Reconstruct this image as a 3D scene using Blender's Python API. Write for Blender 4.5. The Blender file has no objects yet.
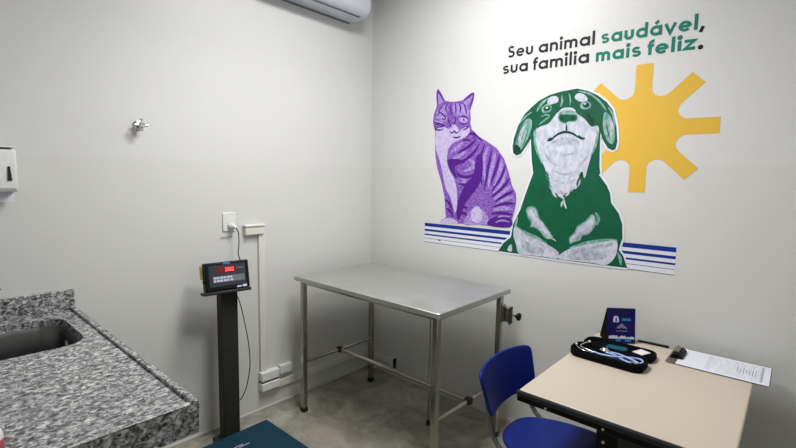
import bpy, bmesh, math, random
from mathutils import Vector, Matrix
from mathutils.geometry import tessellate_polygon
random.seed(7)
PI = math.pi
S = bpy.context.scene
C = S.collection
R = math.radians

# ------------------------------------------------------------------ materials
def lin(c):
    return tuple((v/255/12.92 if v/255 <= .04045 else ((v/255+.055)/1.055)**2.4) for v in c)

ALB = .84     # overall reflectance of the paints and prints
def alb(c): return tuple(v*ALB for v in lin(c))

def mat(name, rgb, rough=.5, metal=0.0, noise=0.0, scale=20, bump=0.0, bscale=200, coat=0, emit=None, estr=0, aniso=0, spec=None, rvar=0):
    m = bpy.data.materials.new(name); m.use_nodes = True
    nt = m.node_tree; b = nt.nodes['Principled BSDF']
    col = lin(rgb) if metal > .5 else alb(rgb)
    b.inputs['Roughness'].default_value = rough
    b.inputs['Metallic'].default_value = metal
    b.inputs['Coat Weight'].default_value = coat
    if spec is not None: b.inputs['Specular IOR Level'].default_value = spec
    if emit:
        b.inputs['Emission Color'].default_value = (*lin(emit), 1); b.inputs['Emission Strength'].default_value = estr
    tc = nt.nodes.new('ShaderNodeTexCoord')
    n = nt.nodes.new('ShaderNodeTexNoise'); n.inputs['Scale'].default_value = scale; n.inputs['Detail'].default_value = 5
    nt.links.new(tc.outputs['Object'], n.inputs['Vector'])
    r = nt.nodes.new('ShaderNodeValToRGB')
    r.color_ramp.elements[0].position = .3; r.color_ramp.elements[1].position = .7
    r.color_ramp.elements[0].color = (*[c*(1-noise) for c in col], 1)
    r.color_ramp.elements[1].color = (*[min(1, c*(1+noise)) for c in col], 1)
    nt.links.new(n.outputs['Fac'], r.inputs['Fac']); nt.links.new(r.outputs['Color'], b.inputs['Base Color'])
    if rvar:
        mr = nt.nodes.new('ShaderNodeMapRange'); mr.inputs['To Min'].default_value = rough-rvar; mr.inputs['To Max'].default_value = rough+rvar
        nt.links.new(n.outputs['Fac'], mr.inputs['Value']); nt.links.new(mr.outputs['Result'], b.inputs['Roughness'])
    if bump:
        n2 = nt.nodes.new('ShaderNodeTexNoise'); n2.inputs['Scale'].default_value = bscale; n2.inputs['Detail'].default_value = 4
        nt.links.new(tc.outputs['Object'], n2.inputs['Vector'])
        bp = nt.nodes.new('ShaderNodeBump'); bp.inputs['Strength'].default_value = bump; bp.inputs['Distance'].default_value = .002
        nt.links.new(n2.outputs['Fac'], bp.inputs['Height']); nt.links.new(bp.outputs['Normal'], b.inputs['Normal'])
    return m

def wall_mat():
    m = mat('wall_paint', (215, 215, 211), .55, bump=.12, bscale=90)
    nt = m.node_tree; b = nt.nodes['Principled BSDF']
    tc = nt.nodes.new('ShaderNodeTexCoord'); sx = nt.nodes.new('ShaderNodeSeparateXYZ')
    nt.links.new(tc.outputs['Object'], sx.inputs['Vector'])
    gt = nt.nodes.new('ShaderNodeMath'); gt.operation = 'GREATER_THAN'; gt.inputs[1].default_value = 1.605
    nt.links.new(sx.outputs['Z'], gt.inputs[0])
    mx = nt.nodes.new('ShaderNodeMix'); mx.data_type = 'RGBA'
    mx.inputs['A'].default_value = (*alb((215, 215, 212)), 1); mx.inputs['B'].default_value = (*alb((217, 217, 217)), 1)
    nt.links.new(gt.outputs[0], mx.inputs['Factor'])
    n = nt.nodes.new('ShaderNodeTexNoise'); n.inputs['Scale'].default_value = 1.6; n.inputs['Detail'].default_value = 4
    nt.links.new(tc.outputs['Object'], n.inputs['Vector'])
    mr = nt.nodes.new('ShaderNodeMapRange'); mr.inputs['To Min'].default_value = .965; mr.inputs['To Max'].default_value = 1.03
    nt.links.new(n.outputs['Fac'], mr.inputs['Value'])
    mul = nt.nodes.new('ShaderNodeVectorMath'); mul.operation = 'SCALE'
    nt.links.new(mx.outputs['Result'], mul.inputs[0]); nt.links.new(mr.outputs['Result'], mul.inputs['Scale'])
    nt.links.new(mul.outputs[0], b.inputs['Base Color'])
    return m

def floor_mat():
    m = bpy.data.materials.new('floor_stone'); m.use_nodes = True
    nt = m.node_tree; b = nt.nodes['Principled BSDF']; b.inputs['Roughness'].default_value = .38
    tc = nt.nodes.new('ShaderNodeTexCoord')
    n1 = nt.nodes.new('ShaderNodeTexNoise'); n1.inputs['Scale'].default_value = 4.5; n1.inputs['Detail'].default_value = 9; n1.inputs['Roughness'].default_value = .68; n1.inputs['Distortion'].default_value = 1.1
    nt.links.new(tc.outputs['Object'], n1.inputs['Vector'])
    r = nt.nodes.new('ShaderNodeValToRGB'); e = r.color_ramp.elements
    e[0].position = .34; e[0].color = (*alb((116, 114, 102)), 1); e[1].position = .68; e[1].color = (*alb((186, 184, 172)), 1)
    x = e.new(.5); x.color = (*alb((154, 152, 140)), 1)
    nt.links.new(n1.outputs['Fac'], r.inputs['Fac'])
    n2 = nt.nodes.new('ShaderNodeTexNoise'); n2.inputs['Scale'].default_value = 3; n2.inputs['Detail'].default_value = 3
    mp = nt.nodes.new('ShaderNodeMapping'); mp.inputs['Location'].default_value = (5, 3, 0); nt.links.new(tc.outputs['Object'], mp.inputs['Vector']); nt.links.new(mp.outputs[0], n2.inputs['Vector'])
    r2 = nt.nodes.new('ShaderNodeValToRGB'); r2.color_ramp.elements[0].position = .5; r2.color_ramp.elements[1].position = .72
    r2.color_ramp.elements[0].color = (0, 0, 0, 1); r2.color_ramp.elements[1].color = (.5, .5, .5, 1)
    nt.links.new(n2.outputs['Fac'], r2.inputs['Fac'])
    mx = nt.nodes.new('ShaderNodeMix'); mx.data_type = 'RGBA'; mx.inputs['B'].default_value = (*alb((166, 152, 134)), 1)
    nt.links.new(r2.outputs['Color'], mx.inputs['Factor']); nt.links.new(r.outputs['Color'], mx.inputs['A'])
    nt.links.new(mx.outputs['Result'], b.inputs['Base Color'])
    return m

def granite_mat():
    m = bpy.data.materials.new('grey_granite'); m.use_nodes = True
    nt = m.node_tree; b = nt.nodes['Principled BSDF']; b.inputs['Roughness'].default_value = .17
    tc = nt.nodes.new('ShaderNodeTexCoord')
    mp = nt.nodes.new('ShaderNodeMapping'); mp.inputs['Scale'].default_value = (1.1, .85, 1.0); mp.inputs['Rotation'].default_value = (.4, .3, .5)
    nt.links.new(tc.outputs['Object'], mp.inputs['Vector'])
    n1 = nt.nodes.new('ShaderNodeTexNoise'); n1.inputs['Scale'].default_value = 68; n1.inputs['Detail'].default_value = 5; n1.inputs['Roughness'].default_value = .6; n1.inputs['Distortion'].default_value = .9
    nt.links.new(mp.outputs[0], n1.inputs['Vector'])
    r = nt.nodes.new('ShaderNodeValToRGB'); e = r.color_ramp.elements
    e[0].position = .33; e[0].color = (*lin((24, 24, 26)), 1); e[1].position = .66; e[1].color = (*lin((206, 206, 206)), 1)
    x = e.new(.43); x.color = (*lin((84, 84, 86)), 1); x = e.new(.53); x.color = (*lin((142, 142, 143)), 1)
    nt.links.new(n1.outputs['Fac'], r.inputs['Fac'])
    nt.links.new(r.outputs['Color'], b.inputs['Base Color'])
    return m

def fur_mat(name, dark, light, scale, stretch):
    m = bpy.data.materials.new(name); m.use_nodes = True
    nt = m.node_tree; b = nt.nodes['Principled BSDF']; b.inputs['Roughness'].default_value = .55; b.inputs['Specular IOR Level'].default_value = .2
    tc = nt.nodes.new('ShaderNodeTexCoord'); mp = nt.nodes.new('ShaderNodeMapping'); mp.inputs['Scale'].default_value = stretch
    nt.links.new(tc.outputs['Object'], mp.inputs['Vector'])
    n1 = nt.nodes.new('ShaderNodeTexNoise'); n1.inputs['Scale'].default_value = scale; n1.inputs['Detail'].default_value = 5; n1.inputs['Distortion'].default_value = .6
    nt.links.new(mp.outputs[0], n1.inputs['Vector'])
    r = nt.nodes.new('ShaderNodeValToRGB'); e = r.color_ramp.elements
    e[0].position = .38; e[0].color = (*alb(dark), 1); e[1].position = .62; e[1].color = (*alb(light), 1)
    nt.links.new(n1.outputs['Fac'], r.inputs['Fac']); nt.links.new(r.outputs['Color'], b.inputs['Base Color'])
    return m

M = {}
M['wall'] = wall_mat(); M['floor'] = floor_mat(); M['granite'] = granite_mat()
M['ceiling'] = mat('ceiling_paint', (232, 232, 230), .8)
M['base'] = mat('baseboard_white', (214, 213, 205), .4)
M['white'] = mat('white_plastic', (228, 228, 226), .35, noise=.01)
M['offwhite'] = mat('cream_plastic', (224, 223, 214), .4, noise=.01)
M['ac'] = mat('air_conditioner_plastic', (206, 212, 220), .35)
M['ac_back'] = mat('grey_plastic', (118, 122, 128), .5)
M['acdark'] = mat('dark_slot', (70, 76, 84), .5)
M['steel_top'] = mat('brushed_steel_sheet', (192, 194, 190), .5, 1, noise=.05, scale=9, rvar=.08)
M['sink'] = mat('shaded_sink_steel', (92, 92, 92), .38, 1, noise=.08, scale=12)  # base colour darkened to stand for dark room parts reflected in the basin
M['steel'] = mat('steel_tube', (164, 161, 152), .22, 1, noise=.05, scale=30)
M['chrome'] = mat('chrome', (215, 215, 215), .1, 1)
M['rubber'] = mat('black_rubber', (14, 14, 14), .6)
M['black'] = mat('black_plastic', (14, 14, 16), .5, noise=.08, spec=.2)
M['blackmetal'] = mat('black_painted_metal', (9, 9, 10), .45, spec=.15)
M['edge'] = mat('dark_grey_edge', (40, 40, 44), .45, spec=.3)
M['post'] = mat('graphite_painted_post', (46, 45, 42), .55, 0, spec=.25, noise=.06, scale=12)
M['blue_mat'] = mat('petrol_blue_rubber_mat', (11, 56, 76), .65, spec=.25, noise=.08, scale=14, bump=.3, bscale=300)
M['navy'] = mat('dark_navy_side', (12, 30, 62), .5)
M['chair_blue'] = mat('blue_polypropylene', (3, 32, 118), .45, spec=.22, noise=.05, scale=8, bump=.15, bscale=400)
M['tube'] = mat('grey_painted_tube', (118, 118, 120), .35, .5)
M['desk'] = mat('beige_laminate', (200, 188, 172), .42, noise=.015, scale=3)
M['paper'] = mat('paper', (226, 228, 238), .7)
M['ink'] = mat('grey_print', (198, 201, 214), .7)
M['ink_dark'] = mat('dark_print', (168, 171, 188), .7)
M['board'] = mat('hardboard', (96, 84, 74), .6, noise=.1, scale=60)
M['case'] = mat('black_case_fabric', (9, 9, 10), .8, spec=.08, bump=.4, bscale=500)
M['case_in'] = mat('black_case_lining', (6, 6, 8), .9, spec=.05)
M['case_navy'] = mat('navy_case_lining', (14, 26, 70), .8)
M['hose'] = mat('pale_blue_rubber_tube', (150, 178, 228), .35)
M['sign'] = mat('dark_blue_card', (14, 12, 88), .35, spec=.2, noise=.3, scale=9)
M['cyan'] = mat('cyan_print', (30, 128, 186), .4)
M['icon'] = mat('pale_print', (205, 208, 236), .4)
M['icongrey'] = mat('lilac_grey_print', (140, 138, 182), .4)
M['red_glow'] = mat('red_digits', (255, 90, 90), .4, emit=(255, 80, 84), estr=1.3)
M['red_panel'] = mat('dark_red_display', (112, 12, 18), .25)
M['panel'] = mat('grey_blue_overlay', (44, 50, 62), .35)
M['panel_grey'] = mat('grey_overlay', (110, 118, 124), .4)
M['yellow'] = mat('pale_yellow_sticker', (214, 200, 110), .5)
M['teal_case'] = mat('teal_lid', (22, 92, 108), .12)
M['redlabel'] = mat('red_label', (178, 70, 90), .4)
M['decal_white'] = mat('white_vinyl', (226, 228, 240), .45)
M['stripe'] = mat('royal_blue_vinyl', (16, 48, 140), .55, spec=.2)
M['sun'] = mat('yellow_vinyl', (228, 184, 68), .55, spec=.25)
M['txt'] = mat('charcoal_vinyl', (34, 34, 38), .55, spec=.2)
M['txt_green'] = mat('teal_green_vinyl', (22, 124, 106), .55, spec=.2)
M['cat1'] = fur_mat('purple_print', (112, 62, 166), (150, 112, 194), 60, (1, 1, 1.7))
M['cat2'] = mat('dark_purple_print', (82, 28, 136), .55, spec=.2, noise=.15, scale=60)
M['cat3'] = fur_mat('lavender_print', (186, 166, 220), (208, 200, 230), 50, (1.6, 1, 1))
M['cat4'] = fur_mat('lilac_print', (146, 110, 192), (182, 160, 218), 70, (1, 1, 1.4))
M['dog1'] = mat('green_print', (8, 88, 60), .55, spec=.2, noise=.14, scale=14)
M['dog2'] = mat('dark_green_print', (6, 62, 46), .55, spec=.2, noise=.15, scale=30)
M['dog3'] = fur_mat('pale_grey_print', (180, 188, 202), (212, 212, 226), 26, (1.4, 1, .8))
M['dog4'] = fur_mat('sage_print', (84, 150, 132), (150, 180, 176), 40, (1.3, 1, .8))
M['dog5'] = fur_mat('grey_lilac_print', (150, 160, 172), (192, 196, 210), 34, (1.2, 1, 1))
M['lamp'] = mat('lamp_diffuser', (255, 255, 255), .5, emit=(255, 254, 252), estr=4)

# ------------------------------------------------------------------ camera
CAMP = dict(x=2.513, y=-2.496, z=1.524, yaw=R(41.703), pitch=R(5.78), roll=R(.974), f=447.476)
yw, pt, rl = CAMP['yaw'], CAMP['pitch'], CAMP['roll']
FW = Vector((-math.sin(yw)*math.cos(pt), math.cos(yw)*math.cos(pt), -math.sin(pt)))
RT = Vector((math.cos(yw), math.sin(yw), 0)); UP = RT.cross(FW)
R2 = RT*math.cos(rl)+UP*math.sin(rl); U2 = -RT*math.sin(rl)+UP*math.cos(rl)
CO = Vector((CAMP['x'], CAMP['y'], CAMP['z']))
cd = bpy.data.cameras.new('camera'); cam = bpy.data.objects.new('camera', cd); C.objects.link(cam)
cd.sensor_width = 36; cd.lens = 36*CAMP['f']/796; cd.clip_start = .02
mw = Matrix((R2, U2, -FW)).transposed().to_4x4(); mw.translation = CO; cam.matrix_world = mw
S.camera = cam

def on_mural(px, py):          # the wall point (x, z) that a spot of the mural takes
    r = FW+R2*((px-398)/CAMP['f'])+U2*((224-py)/CAMP['f'])
    t = -CO.y/r.y
    p = CO+r*t
    return (p.x, p.z)

# ------------------------------------------------------------------ helpers
def obj(name, bm, m=None, parent=None, smooth=None, bevel=0, bseg=2):
    me = bpy.data.meshes.new(name); bm.normal_update(); bm.to_mesh(me); bm.free()
    o = bpy.data.objects.new(name, me); C.objects.link(o)
    for k in (m if isinstance(m, (list, tuple)) else [m]):
        if k: me.materials.append(k)
    if parent: o.parent = parent
    if smooth is not None:
        for p in me.polygons: p.use_smooth = True
        try: me.set_sharp_from_angle(angle=R(smooth))
        except Exception: pass
    if bevel:
        md = o.modifiers.new('bevel', 'BEVEL'); md.width = bevel; md.segments = bseg; md.limit_method = 'ANGLE'; md.angle_limit = R(40)
        for p in me.polygons: p.use_smooth = True
        md.harden_normals = False
        try: me.set_sharp_from_angle(angle=R(30))
        except Exception: pass
    return o

def tag(o, label, cat, group=None):
    o['label'] = label; o['category'] = cat
    if group: o['group'] = group
    return o

def thing(name, label, cat, loc=(0, 0, 0), rz=0, group=None):
    o = bpy.data.objects.new(name, None); C.objects.link(o); o.location = loc; o.rotation_euler = (0, 0, rz)
    o.empty_display_size = .05
    return tag(o, label, cat, group)

def struct(name, bm, m, parent=None, **k):
    o = obj(name, bm, m, parent, **k); o['kind'] = 'structure'; return o

def box(bm, x0, x1, y0, y1, z0, z1, mi=0, mx=None):
    vs = [Vector((x, y, z)) for x in (x0, x1) for y in (y0, y1) for z in (z0, z1)]
    if mx: vs = [mx @ v for v in vs]
    v = [bm.verts.new(p) for p in vs]
    for f in ((0, 1, 3, 2), (4, 6, 7, 5), (0, 4, 5, 1), (2, 3, 7, 6), (0, 2, 6, 4), (1, 5, 7, 3)):
        g = bm.faces.new([v[i] for i in f]); g.material_index = mi
    return bm

def B(*a, **k): return box(bmesh.new(), *a, **k)

def tube(bm, pts, r, seg=12, caps=True, mi=0):
    pts = [Vector(p) for p in pts]; rings = []
    n = len(pts); t0 = None; ref = None
    for i, p in enumerate(pts):
        t = (pts[min(i+1, n-1)]-pts[max(i-1, 0)]).normalized()
        if ref is None:
            ref = Vector((0, 0, 1)) if abs(t.z) < .9 else Vector((1, 0, 0))
            a = t.cross(ref).normalized()
        else:
            a = (a-t*a.dot(t)).normalized()
        b = t.cross(a)
        rr = r[i] if isinstance(r, (list, tuple)) else r
        rings.append([bm.verts.new(p+a*rr*math.cos(2*PI*k/seg)+b*rr*math.sin(2*PI*k/seg)) for k in range(seg)])
    for i in range(n-1):
        for k in range(seg):
            f = bm.faces.new((rings[i][k], rings[i][(k+1) % seg], rings[i+1][(k+1) % seg], rings[i+1][k])); f.material_index = mi
    if caps:
        f = bm.faces.new(rings[0][::-1]); f.material_index = mi
        f = bm.faces.new(rings[-1]); f.material_index = mi
    bmesh.ops.recalc_face_normals(bm, faces=bm.faces)
    return bm

def T(pts, r, seg=12, caps=True): return tube(bmesh.new(), pts, r, seg, caps)

def smooth_path(pts, k=6):
    P = [Vector(p) for p in pts]; out = []
    for i in range(len(P)-1):
        p0 = P[max(i-1, 0)]; p1 = P[i]; p2 = P[i+1]; p3 = P[min(i+2, len(P)-1)]
        for s in range(k):
            t = s/k
            out.append(.5*((2*p1)+(p2-p0)*t+(2*p0-5*p1+4*p2-p3)*t*t+(-p0+3*p1-3*p2+p3)*t**3))
    out.append(P[-1]); return out

def lathe(bm, prof, mx=None, seg=24, mi=0):
    rings = []
    for r, z in prof:
        ring = []
        for k in range(seg):
            v = Vector((r*math.cos(2*PI*k/seg), r*math.sin(2*PI*k/seg), z))
            ring.append(bm.verts.new(mx @ v if mx else v))
        rings.append(ring)
    for i in range(len(rings)-1):
        for k in range(seg):
            f = bm.faces.new((rings[i][k], rings[i][(k+1) % seg], rings[i+1][(k+1) % seg], rings[i+1][k])); f.material_index = mi
    for ring, rev in ((rings[0], True), (rings[-1], False)):
        f = bm.faces.new(ring[::-1] if rev else ring); f.material_index = mi
    bmesh.ops.recalc_face_normals(bm, faces=bm.faces)
    return bm

def prism(bm, outline, axis, a0, a1, mi=0):
    """outline of 2D points swept along an axis: 'y' takes (x,z), 'x' takes (y,z), 'z' takes (x,y)"""
    def P(u, v, a):
        return {'y': (u, a, v), 'x': (a, u, v), 'z': (u, v, a)}[axis]
    lo = [bm.verts.new(P(u, v, a0)) for u, v in outline]; hi = [bm.verts.new(P(u, v, a1)) for u, v in outline]
    n = len(outline); fs = [bm.faces.new(lo), bm.faces.new(hi[::-1])]
    for i in range(n): fs.append(bm.faces.new((lo[i], hi[i], hi[(i+1) % n], lo[(i+1) % n])))
    for f in fs: f.material_index = mi
    bmesh.ops.recalc_face_normals(bm, faces=bm.faces)
    return bm

def rrect(x0, x1, y0, y1, r, seg=6):
    out = []
    for cx, cy, a in ((x1-r, y1-r, 0), (x0+r, y1-r, 90), (x0+r, y0+r, 180), (x1-r, y0+r, 270)):
        for k in range(seg+1):
            t = R(a+90*k/seg); out.append((cx+r*math.cos(t), cy+r*math.sin(t)))
    return out

def axis_mx(origin, z):
    z = Vector(z).normalized(); q = Vector((0, 0, 1)).rotation_difference(z)
    m = q.to_matrix().to_4x4(); m.translation = Vector(origin); return m

# ------------------------------------------------------------------ room shell
X1, Y1, H = 2.86, -2.86, 3.0
struct('floor', B(-.12, X1+.12, Y1-.12, .12, -.1, 0), M['floor'])
struct('ceiling', B(-.12, X1+.12, Y1-.12, .12, H, H+.1), M['ceiling'])
struct('wall_left', B(-.12, 0, Y1-.12, .12, 0, H), M['wall'])
struct('wall_back', B(0, X1+.12, 0, .12, 0, H), M['wall'])
struct('wall_right', B(X1, X1+.12, Y1-.12, 0, 0, H), M['wall'])
struct('wall_front', B(0, X1, Y1-.12, Y1, 0, H), M['wall'])
struct('baseboard_left', B(0, .008, Y1, 0, 0, .016), M['base'], bevel=.003)
struct('baseboard_back', B(.008, X1, -.012, 0, 0, .034), M['base'], bevel=.004)

# ------------------------------------------------------------------ ceiling lamp and light
def area_light(name, loc, size, watts, shape='SQUARE'):
    ld = bpy.data.lights.new(name, 'AREA'); ld.shape = shape; ld.size = size; ld.energy = watts; ld.color = (1, .993, .98)
    lo = bpy.data.objects.new(name, ld); C.objects.link(lo); lo.location = loc
lampt = thing('ceiling_lamp', 'white square panel lamp glowing on the ceiling over the steel table', 'lamp', (1.2, -.95, H))
obj('frame', B(-.28, .28, -.28, .28, -.025, 0), M['white'], lampt, bevel=.004)
obj('diffuser', B(-.26, .26, -.26, .26, -.029, -.0255), M['lamp'], lampt)
area_light('panel_light', (1.2, -.95, H-.034), .5, 38)
fill_pend = thing('added_fill_lamp', 'white round lamp on a thin stem, added out of view as fill light', 'lamp', (1.4, -1.25, H))  # added unseen lamp, hung low to even out the light down the walls
obj('canopy', lathe(bmesh.new(), [(.012, -.03), (.058, -.02), (.06, 0)], None, 24), M['white'], fill_pend, smooth=40)
obj('stem', T([(0, 0, -.03), (0, 0, -.63)], .009, 10), M['white'], fill_pend, smooth=40)
obj('lamp_head', lathe(bmesh.new(), [(.25, -.684), (.262, -.675), (.262, -.650), (.20, -.635), (.03, -.625)], None, 40), M['white'], fill_pend, smooth=40)
obj('diffuser', lathe(bmesh.new(), [(.24, -.6885), (.24, -.6845)], None, 40), M['lamp'], fill_pend)
area_light('added_fill_light', (1.4, -1.25, H-.694), .46, 19, 'DISK')

# ------------------------------------------------------------------ wall decals
def face_poly(bm, pts, y, mi):
    vs = [bm.verts.new((p[0], y, p[1])) for p in pts]
    tris = tessellate_polygon([[Vector((p[0], p[1], 0)) for p in pts]])
    for t in tris:
        a, b, c = (vs[i] for i in t)
        n = (b.co-a.co).cross(c.co-a.co)
        if n.length < 1e-12: continue
        f = bm.faces.new((a, b, c) if n.y < 0 else (a, c, b)); f.material_index = mi

def closed_smooth(pts, k=3):
    n = len(pts); out = []
    for i in range(n):
        p0, p1, p2, p3 = (Vector(pts[(i+j-1) % n]) for j in range(4))
        for s in range(k):
            t = s/k
            v = .5*((2*p1)+(p2-p0)*t+(2*p0-5*p1+4*p2-p3)*t*t+(-p0+3*p1-3*p2+p3)*t**3)
            out.append((v.x, v.y))
    return out

def ribbon(bm, pts, w, y, mi):
    P = [Vector(p) for p in pts]; L = []; n = len(P)
    for i, p in enumerate(P):
        a = P[max(i-1, 0)]; b = P[min(i+1, n-1)]
        d1 = (p-a).normalized() if i > 0 else (b-p).normalized()
        d2 = (b-p).normalized() if i < n-1 else d1
        n1 = Vector((-d1.y, d1.x)); n2 = Vector((-d2.y, d2.x)); nn = (n1+n2)
        nn = nn.normalized() if nn.length > 1e-6 else n1
        s = 1/max(.5, nn.dot(n1))
        ww = w[i] if isinstance(w, (list, tuple)) else w
        L.append((p+nn*ww*.5*s, p-nn*ww*.5*s))
    for i in range(n-1):
        q = [L[i][0], L[i][1], L[i+1][1], L[i+1][0]]
        vs = [bm.verts.new((v.x, y, v.y)) for v in q]
        nrm = (vs[1].co-vs[0].co).cross(vs[2].co-vs[0].co)
        f = bm.faces.new(vs if nrm.y < 0 else vs[::-1]); f.material_index = mi

def taper(pts, w):
    n = len(pts); return [w*(.25+.75*math.sin(PI*i/(n-1))) for i in range(n)]

def grow(pts, d):
    n = len(pts); P = [Vector(p) for p in pts]
    area = sum(P[i].x*P[(i+1) % n].y-P[(i+1) % n].x*P[i].y for i in range(n))
    s = 1 if area > 0 else -1; out = []
    for i in range(n):
        t = (P[(i+1) % n]-P[i-1]).normalized(); out.append(tuple(P[i]+Vector((t.y, -t.x))*d*s))
    return out

def pm(pts, ox, oy, s): return [on_mural(ox+x/s, oy+y/s) for x, y in pts]

# sun
def sun_shape(R0=.325, w=.0385, fr=.045):
    pts = []; s8 = math.sin(PI/8); d = (fr+w)/s8
    for k in range(8):
        a = k*PI/4
        def rot(x, y): return (x*math.cos(a)-y*math.sin(a), x*math.sin(a)+y*math.cos(a))
        pts += [rot(R0, -w), rot(R0, w)]
        bx, by = d*math.cos(PI/8), d*math.sin(PI/8)
        for i in range(9):
            t = -PI/2+(-(PI-PI/4))*i/8
            pts.append(rot(bx+fr*math.cos(t), by+fr*math.sin(t)))
    return pts
bm = bmesh.new(); SC = on_mural(640.6, 128.5)
face_poly(bm, [(SC[0]+x, SC[1]+y*.97-.003) for x, y in sun_shape()], -.0008, 0)
tag(obj('sun_decal', bm, [M['sun']]), 'yellow eight-armed sun shape stuck on the wall behind the green dog', 'wall decal')

# stripes
bm = bmesh.new()
sx0, sx1 = .545, 2.094
face_poly(bm, [(sx0, 1.079), (sx1, 1.079), (sx1, 1.216), (sx0, 1.216)], -.0006, 0)
for a, b, m in ((1.192, 1.216, 1), (1.158, 1.173, 1), (1.129, 1.139, 1), (1.106, 1.1085, 2), (1.079, 1.0815, 2)):
    face_poly(bm, [(sx0, a), (sx1, a), (sx1, b), (sx0, b)], -.0010, m)
p = on_mural(439.5, 240.2); face_poly(bm, [(p[0]-.012, p[1]-.003), (p[0]+.012, p[1]-.003), (p[0]+.012, p[1]+.002), (p[0]-.012, p[1]+.003)], -.0014, 2)
tag(obj('stripe_decal', bm, [M['decal_white'], M['stripe'], M['txt']]), 'band of blue and white stripes on the wall under the cat and dog', 'wall decal')

# cat
def c1(*p): return pm(p, 424, 84, 7.467)
def c2(*p): return pm(p, 424, 130, 4.48)
cat_out = c1((103, 38), (112, 40), (135, 80), (158, 124), (195, 132), (235, 132), (288, 122), (320, 92), (352, 68), (372, 62), (378, 72), (370, 110), (345, 200), (350, 260), (346, 290), (360, 345), (400, 385)) + \
    c2((280, 50), (325, 80), (360, 130), (380, 190), (395, 250), (412, 282), (414, 310), (410, 345), (396, 400), (385, 437), (280, 428), (170, 420), (70, 416), (80, 402), (98, 392), (92, 300), (80, 240), (60, 170), (52, 120), (50, 62)) + \
    c1((85, 352), (72, 310), (68, 275), (74, 230), (98, 160), (97, 100), (95, 60))
bm = bmesh.new(); Y = -.0016
face_poly(bm, cat_out, Y, 0)
LAY = [0]
def lay():
    LAY[0] += 1; return Y-.00003*LAY[0]
def cp(pts, m, lv, sm=True): face_poly(bm, closed_smooth(pts) if sm else pts, lay(), m)
def cs(pts, w, m, lv=3):
    q = [tuple(v) for v in [(p.x, p.y) for p in smooth_path([(a, b, 0) for a, b in pts], 4)]]
    ribbon(bm, q, taper(q, w), lay(), m)
# chest, face and belly patches
cp(c2((52, 30), (98, 12), (150, 22), (142, 48), (112, 80), (104, 130), (112, 175), (138, 225), (150, 300), (140, 372), (118, 300), (98, 262), (86, 205), (72, 140), (57, 95)), 2, 1)
cp(c2((72, 416), (88, 400), (110, 394), (140, 402), (152, 420), (110, 420)), 2, 1)
cp(c2((182, 425), (190, 388), (222, 352), (268, 360), (290, 398), (284, 426), (230, 424)), 3, 1)
cp(c2((215, 360), (240, 340), (262, 372), (250, 415), (215, 405)), 2, 2)
cp(c1((92, 345), (120, 322), (170, 330), (215, 345), (262, 350), (310, 322), (342, 330), (330, 380), (280, 410), (235, 430), (150, 445), (95, 400)), 2, 1)
cp(c1((195, 330), (225, 300), (255, 330), (262, 362), (228, 380), (190, 362)), 2, 2)
cp(c1((100, 200), (135, 170), (175, 160), (170, 230), (120, 250), (92, 262)), 3, 1)
cp(c1((215, 150), (270, 150), (330, 170), (335, 250), (290, 240), (230, 230)), 3, 1)
cp(c1((108, 70), (132, 105), (140, 138), (112, 150)), 3, 1)
cp(c1((362, 78), (352, 120), (328, 160), (300, 140), (325, 105)), 3, 1)
cp(c1((112, 238), (150, 232), (176, 262), (150, 282), (112, 268)), 3, 1); cp(c1((262, 252), (300, 246), (328, 262), (318, 290), (272, 288)), 3, 1)
cp(c1((128, 252), (148, 246), (160, 260), (142, 270)), 2, 2); cp(c1((280, 262), (300, 256), (314, 268), (296, 280)), 2, 2)
cp(c1((138, 252), (148, 252), (150, 266), (140, 266)), 1, 3); cp(c1((292, 260), (302, 260), (304, 276), (294, 276)), 1, 3)
cs(c1((82, 305), (120, 298), (160, 312)), .012, 1, 2); cs(c1((84, 272), (110, 285), (150, 292)), .008, 2, 2); cs(c1((95, 318), (130, 322), (165, 326)), .010, 2, 2)
# body light bands and dark stripes
for q in (c2((290, 75), (272, 120), (268, 180), (280, 240)), c2((320, 95), (310, 150), (296, 200), (290, 260)), c2((350, 130), (340, 190), (315, 250)), c2((372, 185), (345, 240), (310, 285)),
          c2((390, 250), (350, 280), (315, 310)), c2((402, 300), (360, 310), (325, 335)), c2((395, 355), (350, 350), (310, 360)), c2((190, 90), (160, 115), (130, 130)), c2((200, 130), (230, 160), (180, 185)), c2((160, 210), (185, 225), (160, 250)),
          c2((180, 50), (150, 80), (122, 100))):
    cs(q, .028, 3, 2)
for q in (c2((275, 60), (255, 120), (252, 180), (262, 250)), c2((305, 82), (292, 150), (282, 210), (270, 270)), c2((340, 110), (325, 170), (300, 240)), c2((366, 155), (345, 215), (305, 275)),
          c2((386, 215), (350, 262), (300, 300)), c2((404, 272), (360, 295), (318, 322)), c2((408, 330), (360, 330), (310, 345)), c2((398, 380), (350, 372), (300, 375)),
          c2((250, 60), (225, 100), (190, 130), (150, 150)), c2((235, 40), (200, 75), (150, 105)), c2((240, 190), (200, 210), (160, 205), (145, 180)), c2((230, 230), (190, 245), (155, 240)),
          c2((150, 320), (170, 312), (195, 318)), c2((148, 350), (172, 344), (198, 350)), c2((150, 378), (175, 372), (195, 380)), c2((95, 310), (115, 330), (130, 360)), c2((100, 350), (120, 365), (132, 390))):
    cs(q, .021, 1, 3)
cp(c2((235, 120), (262, 115), (264, 190), (250, 240), (215, 290), (185, 330), (160, 400), (146, 380), (160, 300), (190, 240), (222, 200)), 1, 2)
cp(c2((104, 135), (150, 130), (185, 140), (175, 150), (140, 165), (150, 220), (125, 190)), 1, 2)
cp(c2((296, 400), (340, 385), (392, 400), (386, 436), (290, 428)), 1, 2)
for q in (c2((330, 392), (350, 385), (385, 388)), c2((320, 415), (350, 405), (385, 412))): cs(q, .012, 3, 3)
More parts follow.
